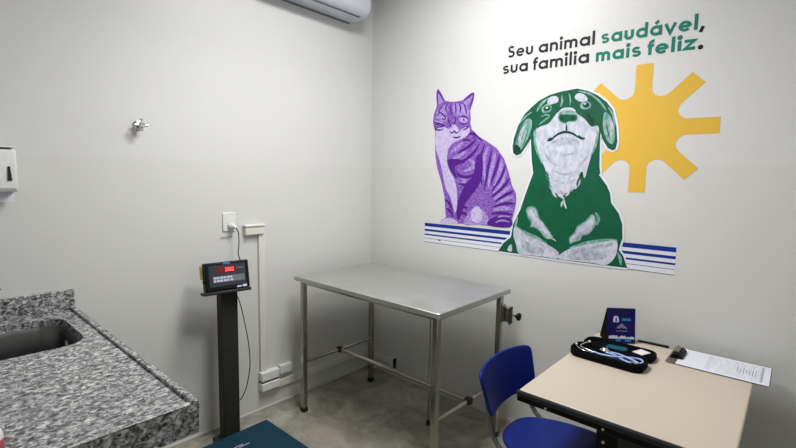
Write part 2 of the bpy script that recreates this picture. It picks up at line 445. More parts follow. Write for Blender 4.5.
for q in (c1((205, 140), (200, 190), (212, 235)), c1((235, 138), (240, 185), (238, 225)), c1((180, 145), (165, 180), (172, 215)), c1((262, 138), (275, 180), (270, 220)), c1((300, 150), (315, 190), (318, 230)), c1((140, 165), (120, 190), (110, 225))):
    cs(q, .011, 1, 3)
for q in (c1((95, 235), (125, 215), (155, 240), (160, 262), (125, 262)), c1((258, 245), (290, 240), (322, 250), (332, 270)), c1((262, 280), (290, 300), (325, 290)), c1((180, 240), (190, 285), (212, 330)), c1((232, 240), (236, 280), (222, 305)),
          c1((72, 290), (110, 290), (150, 312), (110, 322), (80, 315)), c1((190, 352), (212, 366), (228, 352), (245, 366), (268, 350)), c1((75, 325), (110, 345), (150, 335)), c1((290, 345), (320, 330), (345, 310)), c1((215, 395), (245, 400), (280, 390)),
          c1((103, 45), (128, 85), (150, 126)), c1((372, 68), (345, 90), (300, 126)), c1((374, 75), (365, 120), (346, 180)), c1((99, 50), (100, 100), (102, 150))):
    cs(q, .010, 1, 4)
for q in (c1((320, 400), (345, 370), (380, 380), (370, 410)), c1((360, 345), (400, 390), (440, 430)), c1((285, 430), (320, 415), (355, 430))): cs(q, .012, 1, 4)
tag(obj('cat_decal', bm, [M['cat1'], M['cat2'], M['cat3'], M['cat4']]), 'purple print of a sitting tabby cat stuck on the wall', 'wall decal')

# dog
def d3(*p): return pm(p, 505, 80, 4.075)
def d4(*p): return pm(p, 490, 170, 4.267)
dog_out = d3((48, 308), (34, 298), (32, 270), (38, 235), (55, 185), (80, 140), (110, 110), (140, 84), (185, 60), (230, 47), (295, 35), (340, 45), (378, 62), (415, 90), (440, 122), (455, 190), (459, 250), (452, 280), (440, 288), (420, 278), (398, 242), (390, 215), (388, 260), (387, 300), (386, 350), (389, 382)) + \
    d4((466, 20), (500, 68), (513, 98), (518, 140), (550, 185), (565, 230), (566, 290), (550, 340), (570, 368), (586, 418), (310, 384), (36, 346), (58, 312), (90, 286), (100, 230), (130, 170), (150, 110), (170, 55)) + \
    d3((116, 380), (110, 330), (106, 240), (88, 270), (65, 302))
LAY[0] = 0; bm = bmesh.new(); Y = -.0030
face_poly(bm, [p for p in grow(dog_out, .010)], Y, 3)
face_poly(bm, dog_out, Y-.0003, 0)
Y -= .0006
# ears
cp(d3((42, 285), (50, 235), (66, 190), (92, 158), (112, 168), (104, 215), (88, 250), (62, 290)), 4, 1)
cp(d3((408, 130), (432, 150), (446, 190), (448, 240), (436, 262), (416, 245), (402, 205), (400, 165)), 4, 1)
cs(d3((60, 272), (64, 225), (82, 185)), .022, 5, 2); cs(d3((424, 150), (438, 195), (432, 240)), .018, 5, 2)
for q in (d3((70, 280), (84, 240), (96, 200)), d3((50, 255), (60, 210), (78, 175)), d3((412, 170), (420, 210), (428, 245))): cs(q, .006, 0, 2)
cp(d3((45, 306), (38, 280), (48, 262), (66, 285)), 1, 2)
# muzzle, throat, chest
cp(d3((130, 200), (150, 188), (178, 178), (200, 152), (216, 132), (244, 120), (278, 122), (298, 140), (326, 160), (352, 190), (378, 186), (384, 212), (374, 255), (356, 300), (340, 350), (326, 400)) +
   d4((392, 10), (372, 55), (340, 92), (312, 98), (302, 88), (290, 100), (270, 92), (256, 65), (240, 20)) +
   d3((170, 385), (160, 350), (138, 305), (122, 250), (118, 215)), 2, 1)
cp(d3((190, 256), (222, 238), (268, 234), (306, 254), (290, 272), (250, 262), (212, 272)), 5, 2)
for q in (d3((160, 290), (185, 330), (215, 350)), d3((345, 280), (330, 320), (300, 350)), d3((200, 370), (245, 385), (295, 370)), d3((205, 410), (248, 420), (290, 405)), d3((225, 300), (250, 306), (280, 298))): cs(q, .014, 5, 2)
# blurred chest edge tufts
for q in (d4((262, 70), (272, 100), (286, 118)), d4((300, 90), (306, 108), (318, 124)), d4((345, 80), (335, 100), (322, 112)), d4((316, 122), (318, 142), (328, 166)), d4((318, 128), (308, 142), (306, 158)), d4((385, 30), (380, 60), (362, 82))):
    cs(q, .012, 2, 2)
# brows, eyes, nose, mouth
cp(d3((174, 86), (182, 72), (204, 65), (219, 74), (215, 92), (195, 98), (178, 102)), 2, 2)
cp(d3((285, 72), (295, 56), (318, 56), (338, 76), (325, 90), (300, 86)), 2, 2)
cp(d3((150, 118), (172, 98), (192, 108), (186, 128), (160, 136)), 4, 1); cp(d3((308, 100), (328, 84), (350, 96), (350, 112), (330, 120), (312, 116)), 4, 1)
cp(d3((158, 116), (172, 104), (186, 112), (180, 124), (164, 126)), 1, 2); cp(d3((316, 100), (330, 90), (344, 98), (342, 108), (328, 114)), 1, 2)
cp(d3((166, 112), (174, 108), (178, 114), (170, 118)), 2, 3); cp(d3((320, 96), (328, 92), (332, 98), (324, 102)), 2, 3)
cs(d3((140, 182), (160, 166), (182, 150)), .012, 4, 1); cs(d3((148, 150), (168, 142), (186, 146)), .008, 4, 1); cp(d3((330, 130), (352, 145), (366, 170), (356, 182), (338, 165)), 1, 2)
cp(d3((216, 158), (222, 136), (242, 124), (272, 124), (292, 136), (298, 156), (284, 172), (262, 170), (250, 178), (232, 176)), 4, 2)
cp(d3((220, 152), (230, 138), (250, 134), (274, 136), (294, 148), (288, 166), (262, 168), (248, 174), (232, 170)), 0, 3)
cs(d3((232, 140), (254, 136), (282, 140)), .012, 4, 3)
cp(d3((224, 158), (232, 150), (242, 156), (238, 166), (228, 166)), 1, 3); cp(d3((268, 156), (277, 148), (288, 154), (284, 162), (273, 163)), 1, 3)
cp(d3((236, 130), (255, 124), (276, 130), (258, 140)), 4, 3)
for q, w in ((d3((172, 248), (188, 246), (204, 230), (228, 216), (252, 212), (280, 220), (300, 234), (322, 240)), .013), (d3((250, 178), (252, 198), (250, 214)), .010), (d3((300, 225), (312, 238), (328, 238)), .014), (d3((175, 244), (186, 240), (196, 238)), .014)):
    cs(q, w, 1, 3)
cs(d3((130, 195), (122, 240), (132, 290), (152, 340)), .014, 4, 2); cs(d3((380, 205), (372, 260), (350, 310)), .014, 4, 2)
# forehead tone
cs(d3((228, 110), (235, 85), (232, 60)), .010, 4, 1); cs(d3((266, 106), (268, 80), (262, 55)), .008, 4, 1); cs(d3((130, 130), (150, 98), (178, 74)), .016, 4, 1)
cp(d3((222, 128), (236, 116), (258, 112), (280, 116), (290, 128), (270, 124), (240, 126)), 2, 1)
for q in (d3((60, 180), (85, 150), (112, 130)), d3((350, 60), (385, 85), (415, 125)), d3((420, 110), (440, 140), (450, 190)), d3((300, 45), (340, 55), (370, 70))): cs(q, .010, 4, 1)
# shoulder patches and forelegs
for q in (d4((162, 168), (180, 160), (196, 170), (206, 205), (226, 230), (250, 265), (264, 290), (240, 284), (222, 262), (196, 240), (178, 240), (182, 222), (168, 200)), d4((440, 195), (446, 215), (440, 240), (418, 268), (392, 275), (380, 295), (356, 302), (348, 312), (346, 292), (368, 270), (378, 245), (410, 225))):
    cp(grow(q, .009), 4, 0)
cs(d4((108, 240), (155, 272), (200, 292), (245, 315)), .03, 4, 0); cs(d4((340, 332), (420, 312), (500, 302), (545, 300)), .026, 4, 0)
cp(d4((162, 168), (180, 160), (196, 170), (206, 205), (226, 230), (250, 265), (264, 290), (240, 284), (222, 262), (196, 240), (178, 240), (182, 222), (168, 200)), 5, 1)
cp(d4((440, 195), (446, 215), (440, 240), (418, 268), (392, 275), (380, 295), (356, 302), (348, 312), (346, 292), (368, 270), (378, 245), (410, 225)), 5, 1)
for q in (d4((176, 170), (190, 205), (215, 235), (245, 270)), d4((436, 205), (425, 235), (390, 260))): cs(q, .03, 2, 2)
cp(d4((106, 242), (130, 255), (155, 275), (200, 295), (240, 315), (280, 338), (296, 358), (286, 378), (240, 371), (180, 364), (126, 357), (112, 315), (102, 280)), 2, 1)
cp(d4((298, 380), (300, 360), (340, 336), (380, 325), (420, 316), (480, 308), (534, 300), (546, 325), (534, 372), (498, 404), (440, 397), (360, 387)), 2, 1)
cp(d4((135, 300), (180, 315), (230, 340), (220, 360), (150, 345)), 5, 2); cp(d4((330, 365), (400, 340), (480, 350), (500, 375), (430, 385), (360, 382)), 5, 2)
cp(d4((76, 342), (84, 322), (94, 318), (95, 346)), 2, 1); cs(d4((545, 350), (556, 375), (560, 405)), .016, 4, 1)
cs(d4((120, 200), (112, 230), (112, 250)), .016, 4, 1); cs(d4((452, 180), (464, 208), (456, 236)), .018, 4, 1)
random.seed(21)
def tufts(a, b, n, lx, ly, w, m):
    for i in range(n):
        t = (i+random.random())/n; x = a[0]+(b[0]-a[0])*t; y = a[1]+(b[1]-a[1])*t
        k = random.uniform(.5, 1.2)
        cs(d4((x, y), (x+lx*k*.5+random.uniform(-4, 4), y+ly*k*.5), (x+lx*k+random.uniform(-6, 6), y+ly*k)), w, m, 3)
tufts((250, 60), (300, 100), 8, 14, 26, .007, 2); tufts((310, 100), (385, 45), 9, -6, 26, .007, 2)
tufts((172, 175), (262, 290), 14, 20, 14, .008, 2); tufts((440, 200), (352, 300), 14, -14, 14, .008, 2)
tufts((166, 190), (240, 282), 10, 14, 16, .007, 5); tufts((430, 235), (360, 290), 9, -10, 18, .007, 5)
tufts((240, 0), (254, 60), 7, 10, 18, .006, 0); tufts((400, 0), (378, 50), 7, -10, 18, .006, 0)
tufts((120, 255), (290, 345), 16, 6, 16, .006, 5); tufts((330, 342), (530, 303), 16, -4, 16, .006, 5)
tag(obj('dog_decal', bm, [M['dog1'], M['dog2'], M['dog3'], M['decal_white'], M['dog4'], M['dog5']]), 'green print of a dog looking up, stuck on the wall beside the cat', 'wall decal')

# lettering: a round geometric alphabet drawn with strokes (x-height 1)
def arc(cx, cy, rx, ry, a0, a1, n=12):
    return [(cx+rx*math.cos(R(a0+(a1-a0)*i/n)), cy+ry*math.sin(R(a0+(a1-a0)*i/n))) for i in range(n+1)]
def glyph(ch, w):
    h = w/2; r = .5-h
    bowl = lambda cx: arc(cx, .5, r, r, 0, 360, 24)
    if ch == 'a': return [bowl(.5), [(1-h, 0), (1-h, 1)]], 1.0
    if ch == 'á': return [bowl(.5), [(1-h, 0), (1-h, 1)], [(.42, 1.16), (.68, 1.44)]], 1.0
    if ch == 'd': return [bowl(.5), [(1-h, 0), (1-h, 1.5)]], 1.0
    if ch == 'e':
        return [arc(.5, .5, r, r, -6, 316, 26), [(h, .5), (1-h*.9, .5)]], 1.0
    if ch == 'u': return [[(h, 1), (h, .42)]+arc(.42, .42, .42-h, .42-h, 180, 360, 12)+[(.84-h, 1)]], .84
    if ch == 'n': return [[(h, 0), (h, 1)], [(h, .5)]+arc(.42, .58, .42-h, .42-h, 180, 0, 12)+[(.84-h, 0)]], .84
    if ch == 'm': return [[(h, 0), (h, 1)], [(h, .5)]+arc(.39, .61, .39-h, .39-h, 180, 0, 12)+[(.78-h, 0)], [(.78-h, .5)]+arc(.39+.78-w, .61, .39-h, .39-h, 180, 0, 12)+[(1.56-w-h, 0)]], 1.56-w
    if ch == 'i': return [[(h, 0), (h, 1)], arc(h, 1.3, h*.6, h*.6, 0, 360, 12)], w
    if ch == 'l': return [[(h, 0), (h, 1.5)]], w
    if ch == 'f': return [[(.2, 0), (.2, 1.12)]+arc(.2+.26, 1.14, .26, .36-h, 180, 80, 10), [(0, .92), (.48, .92)]], .52
    if ch == 's':
        q = .25-h/2
        return [arc(.38, .75-h/2, .36-h, q, 28, 270, 14)+arc(.38, .25+h/2, .39-h, q, 90, -152, 14)[1:]], .76
    if ch == 'S':
        q = .355-h/2
        return [arc(.45, 1.065-h/2, .40-h, q, 28, 270, 16)+arc(.45, .355+h/2, .44-h, q, 90, -152, 16)[1:]], .90
    if ch == 'v': return [[(.08, 1), (.46, .06), (.84, 1)]], .92
    if ch == 'z': return [[(.04, 1-h), (.72, 1-h), (.08, h), (.78, h)]], .8
    if ch == '.': return [arc(h, h, h*.6, h*.6, 0, 360, 12)], w
    if ch == ',': return [[(h*1.4, w*1.0), (h*.2, -.26)]], w
LW = {'s': .84, 'S': .95, 'e': .9}
def word(txt, w, x0, z0, x1, z1, m, parent, scale_z, y):
    gap = .16; pos = 0; strokes = []
    for ch in txt:
        st, adv = glyph(ch, w*LW.get(ch, 1))
        for s in st: strokes.append(([(pos+px, pz) for px, pz in s], ch))
        pos += adv+(gap if ch not in 'f' else .05)
    total = pos-gap; k = (x1-x0)/total; sl = (z1-z0)/(x1-x0)
    b = bmesh.new(); g = w
    for i, (s, ch) in enumerate(strokes):
        w = g*LW.get(ch, 1)
        pts = [(x0+px*k, z0+px*k*sl+pz*scale_z-.004-.005*(x0-1.1)) for px, pz in s]
        if len(s) == 13 and abs(s[0][0]-s[-1][0]) < 1e-6 and ch in 'i.':
            ww = w*1.15*k; c = (sum(p[0] for p in pts[:-1])/12, sum(p[1] for p in pts[:-1])/12)
            face_poly(b, [(c[0]+ww*.58*math.cos(2*PI*q/16), c[1]+ww*.58*math.sin(2*PI*q/16)) for q in range(16)], y-.00004*i, 0)
        else: ribbon(b, pts, w*(k*.5+scale_z*.5), y-.00004*i, 0)
    o = obj('word', b, [m], parent)
    return o
TX = thing('lettering', 'charcoal and teal lettering about healthy pets and happy families, high on the wall', 'wall lettering', (0, 0, 0))
wd = .255; wb = .285
word('Seu', wd, 1.147, 2.2585, 1.308, 2.256, M['txt'], TX, .0475, -.001)
word('animal', wd, 1.341, 2.2555, 1.652, 2.2485, M['txt'], TX, .0475, -.001)
o = word('saudável', wb, 1.683, 2.248, 2.108, 2.2345, M['txt_green'], TX, .0475, -.001); o['label'] = 'teal bold word'
word(',', wb, 2.118, 2.2345, 2.134, 2.234, M['txt'], TX, .0475, -.001)
word('sua', wd, 1.118, 2.1685, 1.281, 2.1655, M['txt'], TX, .0475, -.001)
word('familia', wd, 1.311, 2.165, 1.628, 2.1595, M['txt'], TX, .0475, -.001)
o = word('mais', wb, 1.661, 2.159, 1.877, 2.1545, M['txt_green'], TX, .0475, -.001); o['label'] = 'teal bold word'
o = word('feliz', wb, 1.905, 2.154, 2.105, 2.149, M['txt_green'], TX, .0475, -.001); o['label'] = 'teal bold word'
word('.', wb, 2.117, 2.149, 2.133, 2.149, M['txt'], TX, .0475, -.001)

# ------------------------------------------------------------------ stainless examination table
tx0, tx1, ty0, ty1, th = .171, 1.315, -.853, -.154, .901
ET = thing('examination_table', 'stainless steel veterinary examination table standing in the corner under the mural', 'table', ((tx0+tx1)/2, (ty0+ty1)/2, 0))
ox, oy = (tx0+tx1)/2, (ty0+ty1)/2
hx, hy = (tx1-tx0)/2, (ty1-ty0)/2
bm = bmesh.new()
# tray-like top: soft raised border and a folded lip
loops = []
for d, z, r in ((0, th-.026, .012), (0, th-.003, .012), (.003, th, .012), (.020, th, .010), (.030, th-.004, .010)):
    loops.append([bm.verts.new((x, y, z)) for x, y in rrect(-hx+d, hx-d, -hy+d, hy-d, r, 4)])
n = len(loops[0])
for a, b in zip(loops, loops[1:]):
    for i in range(n): bm.faces.new((a[i], a[(i+1) % n], b[(i+1) % n], b[i]))
bm.faces.new(loops[-1])
inner = [bm.verts.new((x, y, th-.026)) for x, y in rrect(-hx+.004, hx-.004, -hy+.004, hy-.004, .01, 4)]
for i in range(n): bm.faces.new((inner[i], inner[(i+1) % n], loops[0][(i+1) % n], loops[0][i]))
under = [bm.verts.new((x, y, th-.010)) for x, y in rrect(-hx+.004, hx-.004, -hy+.004, hy-.004, .01, 4)]
for i in range(n): bm.faces.new((under[i], under[(i+1) % n], inner[(i+1) % n], inner[i]))
bm.faces.new(under[::-1])
bmesh.ops.recalc_face_normals(bm, faces=bm.faces)
obj('table_top', bm, M['steel_top'], ET, smooth=30)
LEG = .016
ins = .045
legs = [(sx*(hx-ins), sy*(hy-ins)) for sx in (-1, 1) for sy in (-1, 1)]
for lx, ly in legs:
    lg = obj('leg', B(lx-LEG, lx+LEG, ly-LEG, ly+LEG, .03, th-.011), M['steel'], ET, bevel=.004)
    f = bmesh.new(); box(f, lx-LEG-.002, lx+LEG+.002, ly-LEG-.002, ly+LEG+.002, 0, .03)
    obj('rubber_foot', f, M['rubber'], lg, bevel=.004)
lx, ly = hx-ins, hy-ins
for s in (-1, 1):
    obj('rail', B(-lx+LEG, lx-LEG, s*ly-.01, s*ly+.01, th-.05, th-.0115), M['steel'], ET, bevel=.002)
    obj('rail', B(s*lx-.01, s*lx+.01, -ly+LEG, ly-LEG, th-.05, th-.0115), M['steel'], ET, bevel=.002)
zs = .335
for s in (-1, 1): obj('stretcher', T([(s*lx, -ly+LEG, zs), (s*lx, ly-LEG, zs)], .0105, 12), M['steel'], ET, smooth=40)
obj('stretcher', T([(-lx+.010, 0, zs), (lx-.010, 0, zs)], .0145, 12), M['steel'], ET, smooth=40)
for s in (-1, 1):
    bk = bmesh.new(); box(bk, s*lx-.018, s*lx+.018, -.018, .018, zs-.018, zs+.018); obj('joint', bk, M['rubber'], ET, bevel=.004)
# small screws along the front lip
for k, fx in enumerate((-.12, .1, .36)):
    obj('screw', lathe(bmesh.new(), [(.005, 0), (.005, .002), (.003, .003)], axis_mx((fx, -hy-.0002, th-.018), (0, -1, 0)), 12), M['chrome'], ET, smooth=40)
# slim rod with a black foot under the table
rx, ry = .906-ox, -.38-oy
rd = obj('support_rod', T([(rx, ry, .03), (rx, ry, th-.0105)], .006, 10), M['steel'], ET, smooth=40); rd['label'] = 'slim steel rod with a black foot'
obj('rubber_foot', lathe(bmesh.new(), [(.012, 0), (.012, .02), (.008, .032)], Matrix.Translation((rx, ry, 0)), 14), M['rubber'], rd, smooth=40)

# pole clamp fixed on the far right leg
CX, CY = 1.27+LEG+.0005, ty1-.045
CL = thing('pole_clamp', 'small steel pole clamp with black knob on the table leg nearest the wall', 'clamp', (CX, CY, .76))
bm = bmesh.new(); box(bm, 0, .012, -.020, .020, -.052, .052); box(bm, .012, .05, -.018, .018, -.042, .042)
obj('bracket', bm, M['steel'], CL, bevel=.002)
bm = bmesh.new(); box(bm, .0505, .057, -.02, .02, -.055, .046); obj('plate', bm, M['edge'], CL, bevel=.002)
bm = bmesh.new(); box(bm, .022, .030, -.0195, -.0182, -.04, .04); obj('slot', bm, M['edge'], CL)
obj('screw', T([(.0572, 0, 0), (.084, 0, 0)], .004, 10), M['chrome'], CL, smooth=40)
obj('knob', lathe(bmesh.new(), [(.007, 0), (.010, .006), (.020, .014), (.023, .020), (.021, .027), (.010, .031)], axis_mx((.084, 0, 0), (1, 0, 0)), 20), M['black'], CL, smooth=40)

# ------------------------------------------------------------------ granite counter with sink
ctx1, cty1, cz = 1.312, -1.970, .892
CT = thing('granite_counter', 'grey granite counter with raised rim and built-in sink, along the left wall', 'counter', (0, cty1, 0))
# local: x from the wall, y from the right edge towards the viewer (negative)
cd_ = 2.84+cty1   # length kept inside the room
sk = rrect(.125, .555, -cd_+.10, -.075, .085, 8)
ou = [(0.0015, -cd_), (ctx1, -cd_), (ctx1, 0), (.0015, 0)]
bm = bmesh.new()
def ring_fill(z, rev):
    o4 = [bm.verts.new((x, y, z)) for x, y in ou]; i4 = [bm.verts.new((x, y, z)) for x, y in sk]
    es = [bm.edges.new((o4[i], o4[(i+1) % 4])) for i in range(4)]+[bm.edges.new((i4[i], i4[(i+1) % len(i4)])) for i in range(len(i4))]
    bmesh.ops.triangle_fill(bm, edges=es, use_beauty=True)
    return o4, i4
to, ti = ring_fill(cz, False); bo, bi = ring_fill(cz-.03, True)
for a, b in ((to, bo), (ti, bi)):
    for i in range(len(a)): bm.faces.new((a[i], a[(i+1) % len(a)], b[(i+1) % len(a)], b[i]))
bmesh.ops.recalc_face_normals(bm, faces=bm.faces)
obj('worktop', bm, M['granite'], CT)
obj('backsplash', B(.0015, .022, -cd_, 0, cz+.0005, .984), M['granite'], CT, bevel=.002)
# raised drip rim on the free edges
obj('rim', B(.0225, ctx1, -.020, 0, cz+.0003, cz+.011), M['granite'], CT, bevel=.003)
obj('rim', B(ctx1-.020, ctx1, -cd_, -.0205, cz+.0003, cz+.006), M['granite'], CT, bevel=.0025)
# hanging front and side aprons
obj('apron', B(ctx1-.02, ctx1, -cd_, 0, cz-.085, cz-.0305), M['granite'], CT, bevel=.002)
obj('apron', B(.0015, ctx1-.0205, -.02, 0, cz-.085, cz-.0305), M['granite'], CT, bevel=.002)
# steel basin
bm = bmesh.new(); loops = []
for d, z, r in ((-.015, cz-.0305, .09), (0.002, cz-.0305, .085), (.012, cz-.045, .08), (.022, cz-.15, .07), (.045, cz-.172, .05)):
    loops.append([bm.verts.new((x, y, z)) for x, y in rrect(.125+d, .555-d, -cd_+.10+d, -.075-d, r, 8)])
n = len(loops[0])
for a, b in zip(loops, loops[1:]):
    for i in range(n): bm.faces.new((a[i], a[(i+1) % n], b[(i+1) % n], b[i]))
bm.faces.new(loops[-1]); bmesh.ops.recalc_face_normals(bm, faces=bm.faces)
for f in bm.faces: f.normal_flip()
bs = obj('sink_basin', bm, M['sink'], CT, smooth=40)
sd = bs.modifiers.new('thick', 'SOLIDIFY'); sd.thickness = .0012; sd.offset = -1
st = obj('sticker', B(.30, .345, -.0992, -.0985, cz-.10, cz-.055), M['white'], bs); st['label'] = 'small white sticker'
obj('drain', lathe(bmesh.new(), [(.045, cz-.1716), (.045, cz-.168), (.03, cz-.1675), (.02, cz-.17)], Matrix.Translation((.34, -.42, 0)), 20), M['chrome'], bs, smooth=40)
# support panels under the slab, out of sight below
obj('support_panel', B(.05, .90, -.62, -.59, 0, cz-.0305), M['granite'], CT)
# faucet behind the sink
FA = thing('faucet', 'chrome sink faucet at the granite backsplash, cut by the picture edge', 'faucet', (.074, -2.303, cz+.0006))
obj('body', lathe(bmesh.new(), [(.026, 0), (.026, .006), (.018, .012), (.016, .10), (.020, .112), (.018, .13)], None, 20), M['chrome'], FA, smooth=35)
obj('spout', T(smooth_path([(0, 0, .07), (.02, 0, .15), (.09, 0, .21), (.16, 0, .19), (.185, 0, .13)]), .010, 12), M['chrome'], FA, smooth=50)
obj('lever', T([(0, 0, .132), (.004, .03, .146), (.006, .07, .15)], [.012, .008, .007], 12), M['chrome'], FA, smooth=50)
# bottle
BO = thing('bottle', 'small white bottle with red label on the counter, cut by the lower left picture corner', 'bottle', (1.214, -2.402, cz+.0006))
obj('body', lathe(bmesh.new(), [(.030, 0), (.033, .004), (.033, .042), (.030, .055), (.018, .068), (.013, .071)], None, 24), M['white'], BO, smooth=40)
obj('label_band', lathe(bmesh.new(), [(.0332, .006), (.0336, .007), (.0336, .037), (.0332, .038)], None, 24), M['redlabel'], BO, smooth=40)['label'] = 'red label band'
obj('cap', lathe(bmesh.new(), [(.014, .0715), (.014, .088), (.011, .091)], None, 20), M['white'], BO, smooth=40)

# ------------------------------------------------------------------ floor scale
SCL = thing('platform_scale', 'floor scale with blue platform and graphite post beside the counter', 'scale', (.55, -1.332, 0))
fy = .225
bm = bmesh.new(); box(bm, -.30, .32, -fy, fy, .025, .074); obj('platform', bm, M['navy'], SCL, bevel=.004)
mt_ = obj('mat', B(-.30, .32, -fy, fy, .0745, .080), M['blue_mat'], SCL, bevel=.002); mt_['label'] = 'blue rubber mat'
for sx in (-.26, .28):
    for sy in (-.18, .18): obj('foot', lathe(bmesh.new(), [(.02, 0), (.022, .006), (.014, .0248)], Matrix.Translation((sx, sy, 0)), 16), M['rubber'], SCL, smooth=40)
obj('base_bracket', B(-.43, -.3005, -.045, .065, .012, .03), M['post'], SCL, bevel=.002)
obj('post', B(-.415, -.355, -.010, .086, .0305, .885), M['post'], SCL, bevel=.004)
# printed mark on the mat
bm = bmesh.new(); box(bm, -.16, -.155, -.03, .03, .0802, .0806); box(bm, -.175, -.17, -.05, .0, .0802, .0806); obj('printed_mark', bm, M['icon'], SCL)
# indicator head: faces +x, turned a little to the viewer
IND = obj('indicator', B(-.035, .03, -.128, .128, -.078, .084), M['black'], SCL, bevel=.008, bseg=3)
IM = Matrix.Translation((-.335, .010, .978)) @ Matrix.Rotation(R(-11), 4, 'Z') @ Matrix.Rotation(R(-10), 4, 'Y') @ Matrix.Rotation(R(.8), 4, 'X') @ Matrix.Scale(.91, 4, (0, 1, 0)) @ Matrix.Scale(.95, 4, (0, 0, 1))
IND.matrix_local = IM
def ind(name, y0, y1, z0, z1, m, d=.0006, x=.0302):
    return obj(name, B(x, x+d, y0, y1, z0, z1), m, IND)
ind('overlay', -.105, .105, -.052, .068, M['panel'], .0008)
ind('display', -.062, .045, .022, .058, M['red_panel'], .0008, .0312)
# seven segment zeros
bm = bmesh.new()
def seg7(bm, y, z, w, h, t, segs):
    x0, x1 = .0322, .0328
    for s in segs:
        a = {'a': (y, y+w, z+h-t, z+h), 'd': (y, y+w, z, z+t), 'g': (y, y+w, z+h/2-t/2, z+h/2+t/2),
             'f': (y, y+t, z+h/2, z+h), 'e': (y, y+t, z, z+h/2), 'b': (y+w-t, y+w, z+h/2, z+h), 'c': (y+w-t, y+w, z, z+h/2)}[s]
        box(bm, x0, x1, *a)
for k, y in enumerate((-.012, .006, .024)): seg7(bm, y, .029, .013, .022, .0036, 'abcdef' if k != 1 else 'abcdefg')
box(bm, .0322, .0328, .0195, .0215, .028, .031)
obj('digits', bm, M['red_glow'], IND)['label'] = 'glowing red digits'
ind('grey_strip', -.085, .098, -.03, .005, M['panel_grey'], .0006, .0312)
bm = bmesh.new()
for r in range(2):
    for k in range(6):
        box(bm, .0322, .0328, -.082+k*.019, -.082+k*.019+.013+.003*((k+r) % 2), -.026+r*.017, -.026+r*.017+.011)
obj('keypad', bm, M['icon'], IND)['label'] = 'pale keypad marks'
ind('maker_plate', -.022, .018, .070, .081, M['cyan'], .0006)['label'] = 'small blue plate'
ind('small_text', .055, .098, .040, .046, M['panel_grey'], .0006, .0312)
bm = bmesh.new(); box(bm, .0302, .0308, .05, .075, -.07, -.06); box(bm, .0302, .0308, .082, .108, -.07, -.056); obj('label_marks', bm, M['icon'], IND)
obj('side_sticker', B(-.045, -.005, -.1375, -.1285, -.005, .075), M['yellow'], IND, bevel=.002)['label'] = 'pale yellow side sticker'
bm = bmesh.new(); box(bm, -.05, .035, -.142, .132, -.096, -.0785); obj('tray', bm, M['edge'], IND, bevel=.004)
for s in (-1, 1): obj('side_knob', lathe(bmesh.new(), [(.008, 0), (.010, .004), (.008, .01)], axis_mx((-.01, s*.1285, .0) if s > 0 else (.012, -.1285, -.02), (0, s, 0)), 14), M['black'], IND, smooth=40)
# cable hanging in a loop beside the post
obj('cable', T(smooth_path([(-.34, .06, .885), (-.335, .085, .82), (-.34, .115, .70), (-.35, .145, .55), (-.352, .152, .42), (-.358, .132, .30), (-.366, .105, .235), (-.372, .0865, .222)], 8), .0028, 8), M['rubber'], SCL, smooth=60)

# ------------------------------------------------------------------ wall outlet, plug and power cord
OU = thing('wall_outlet', 'white wall outlet plate above the scale display', 'outlet', (0, -1.190, 1.252))
obj('plate', B(.0003, .009, -.040, .040, -.056, .056), M['white'], OU, bevel=.004)
obj('socket', lathe(bmesh.new(), [(.021, 0), (.021, .003), (.018, .0035)], axis_mx((.0092, .006, -.008), (1, 0, 0)), 6), M['offwhite'], OU)
PG = thing('power_plug', 'white plug with a black cord hanging to the scale display', 'plug', (.0128, -1.184, 1.229))
obj('body', T([(0, 0, 0), (.016, .002, -.001), (.034, .006, -.004), (.046, .010, -.012)], [.019, .018, .013, .007], 14), M['white'], PG, smooth=50)
obj('cord', T(smooth_path([(.045, .010, -.012), (.064, .014, -.04), (.078, .008, -.10), (.100, -.010, -.15), (.150, -.024, -.19), (.172, -.03, -.215)], 8), .003, 8), M['rubber'], PG, smooth=60)
# cable tray line under the plate
tag(obj('wall_hook', T([(.006, -1.245, 1.162), (.010, -1.20, 1.163), (.006, -1.170, 1.164)], .0016, 8), M['edge'], None, smooth=60), 'thin dark wire lying on the wall just below the outlet', 'wire')

# ------------------------------------------------------------------ surface conduit and junction boxes on the left wall
HD = thing('junction_box', 'cream surface junction box with rounded lid at the top of the vertical duct', 'junction box', (0, -1.035, 1.196))
obj('box', B(.0003, .034, -.064, .064, -.032, .016), M['offwhite'], HD, bevel=.006, bseg=3)
obj('lid', B(.0003, .040, -.068, .068, .0162, .034), M['offwhite'], HD, bevel=.008, bseg=3)
tag(obj('cable_duct', B(.0003, .020, -1.002, -.957, .268, 1.1635), M['offwhite'], None, bevel=.003), 'vertical cream cable duct on the wall between post and steel table', 'duct')
LB = thing('junction_box', 'white stacked junction box low on the wall at the foot of the vertical duct', 'junction box', (0, -.945, .20))
obj('box', B(.0003, .050, -.066, .066, -.058, -.006), M['white'], LB, bevel=.005)
obj('gap', B(.0003, .038, -.060, .060, -.006, .006), M['edge'], LB)['label'] = 'dark gap'
obj('lid', B(.0003, .048, -.066, .066, .006, .067), M['white'], LB, bevel=.006)
SB = thing('outlet', 'small white surface outlet beside the stacked junction box', 'outlet', (0, -.815, .235))
obj('box', B(.0003, .030, -.048, .048, -.03, .035), M['white'], SB, bevel=.006)
obj('face', B(.0303, .036, -.020, .040, -.022, .028), M['white'], SB, bevel=.003)
tag(obj('cable_duct', B(.0003, .022, -.878, -.0255, .120, .168), M['offwhite'], None, bevel=.003), 'horizontal cream cable duct low on the wall behind the table legs', 'duct')
tag(obj('cable_duct', B(.0005, .245, -.022, -.0003, .085, .125), M['offwhite'], None, bevel=.003), 'short cream cable duct low on the mural wall at the corner', 'duct')
EB = thing('outlet', 'small outlet box at the end of the short duct behind the table', 'outlet', (.268, 0, .105))
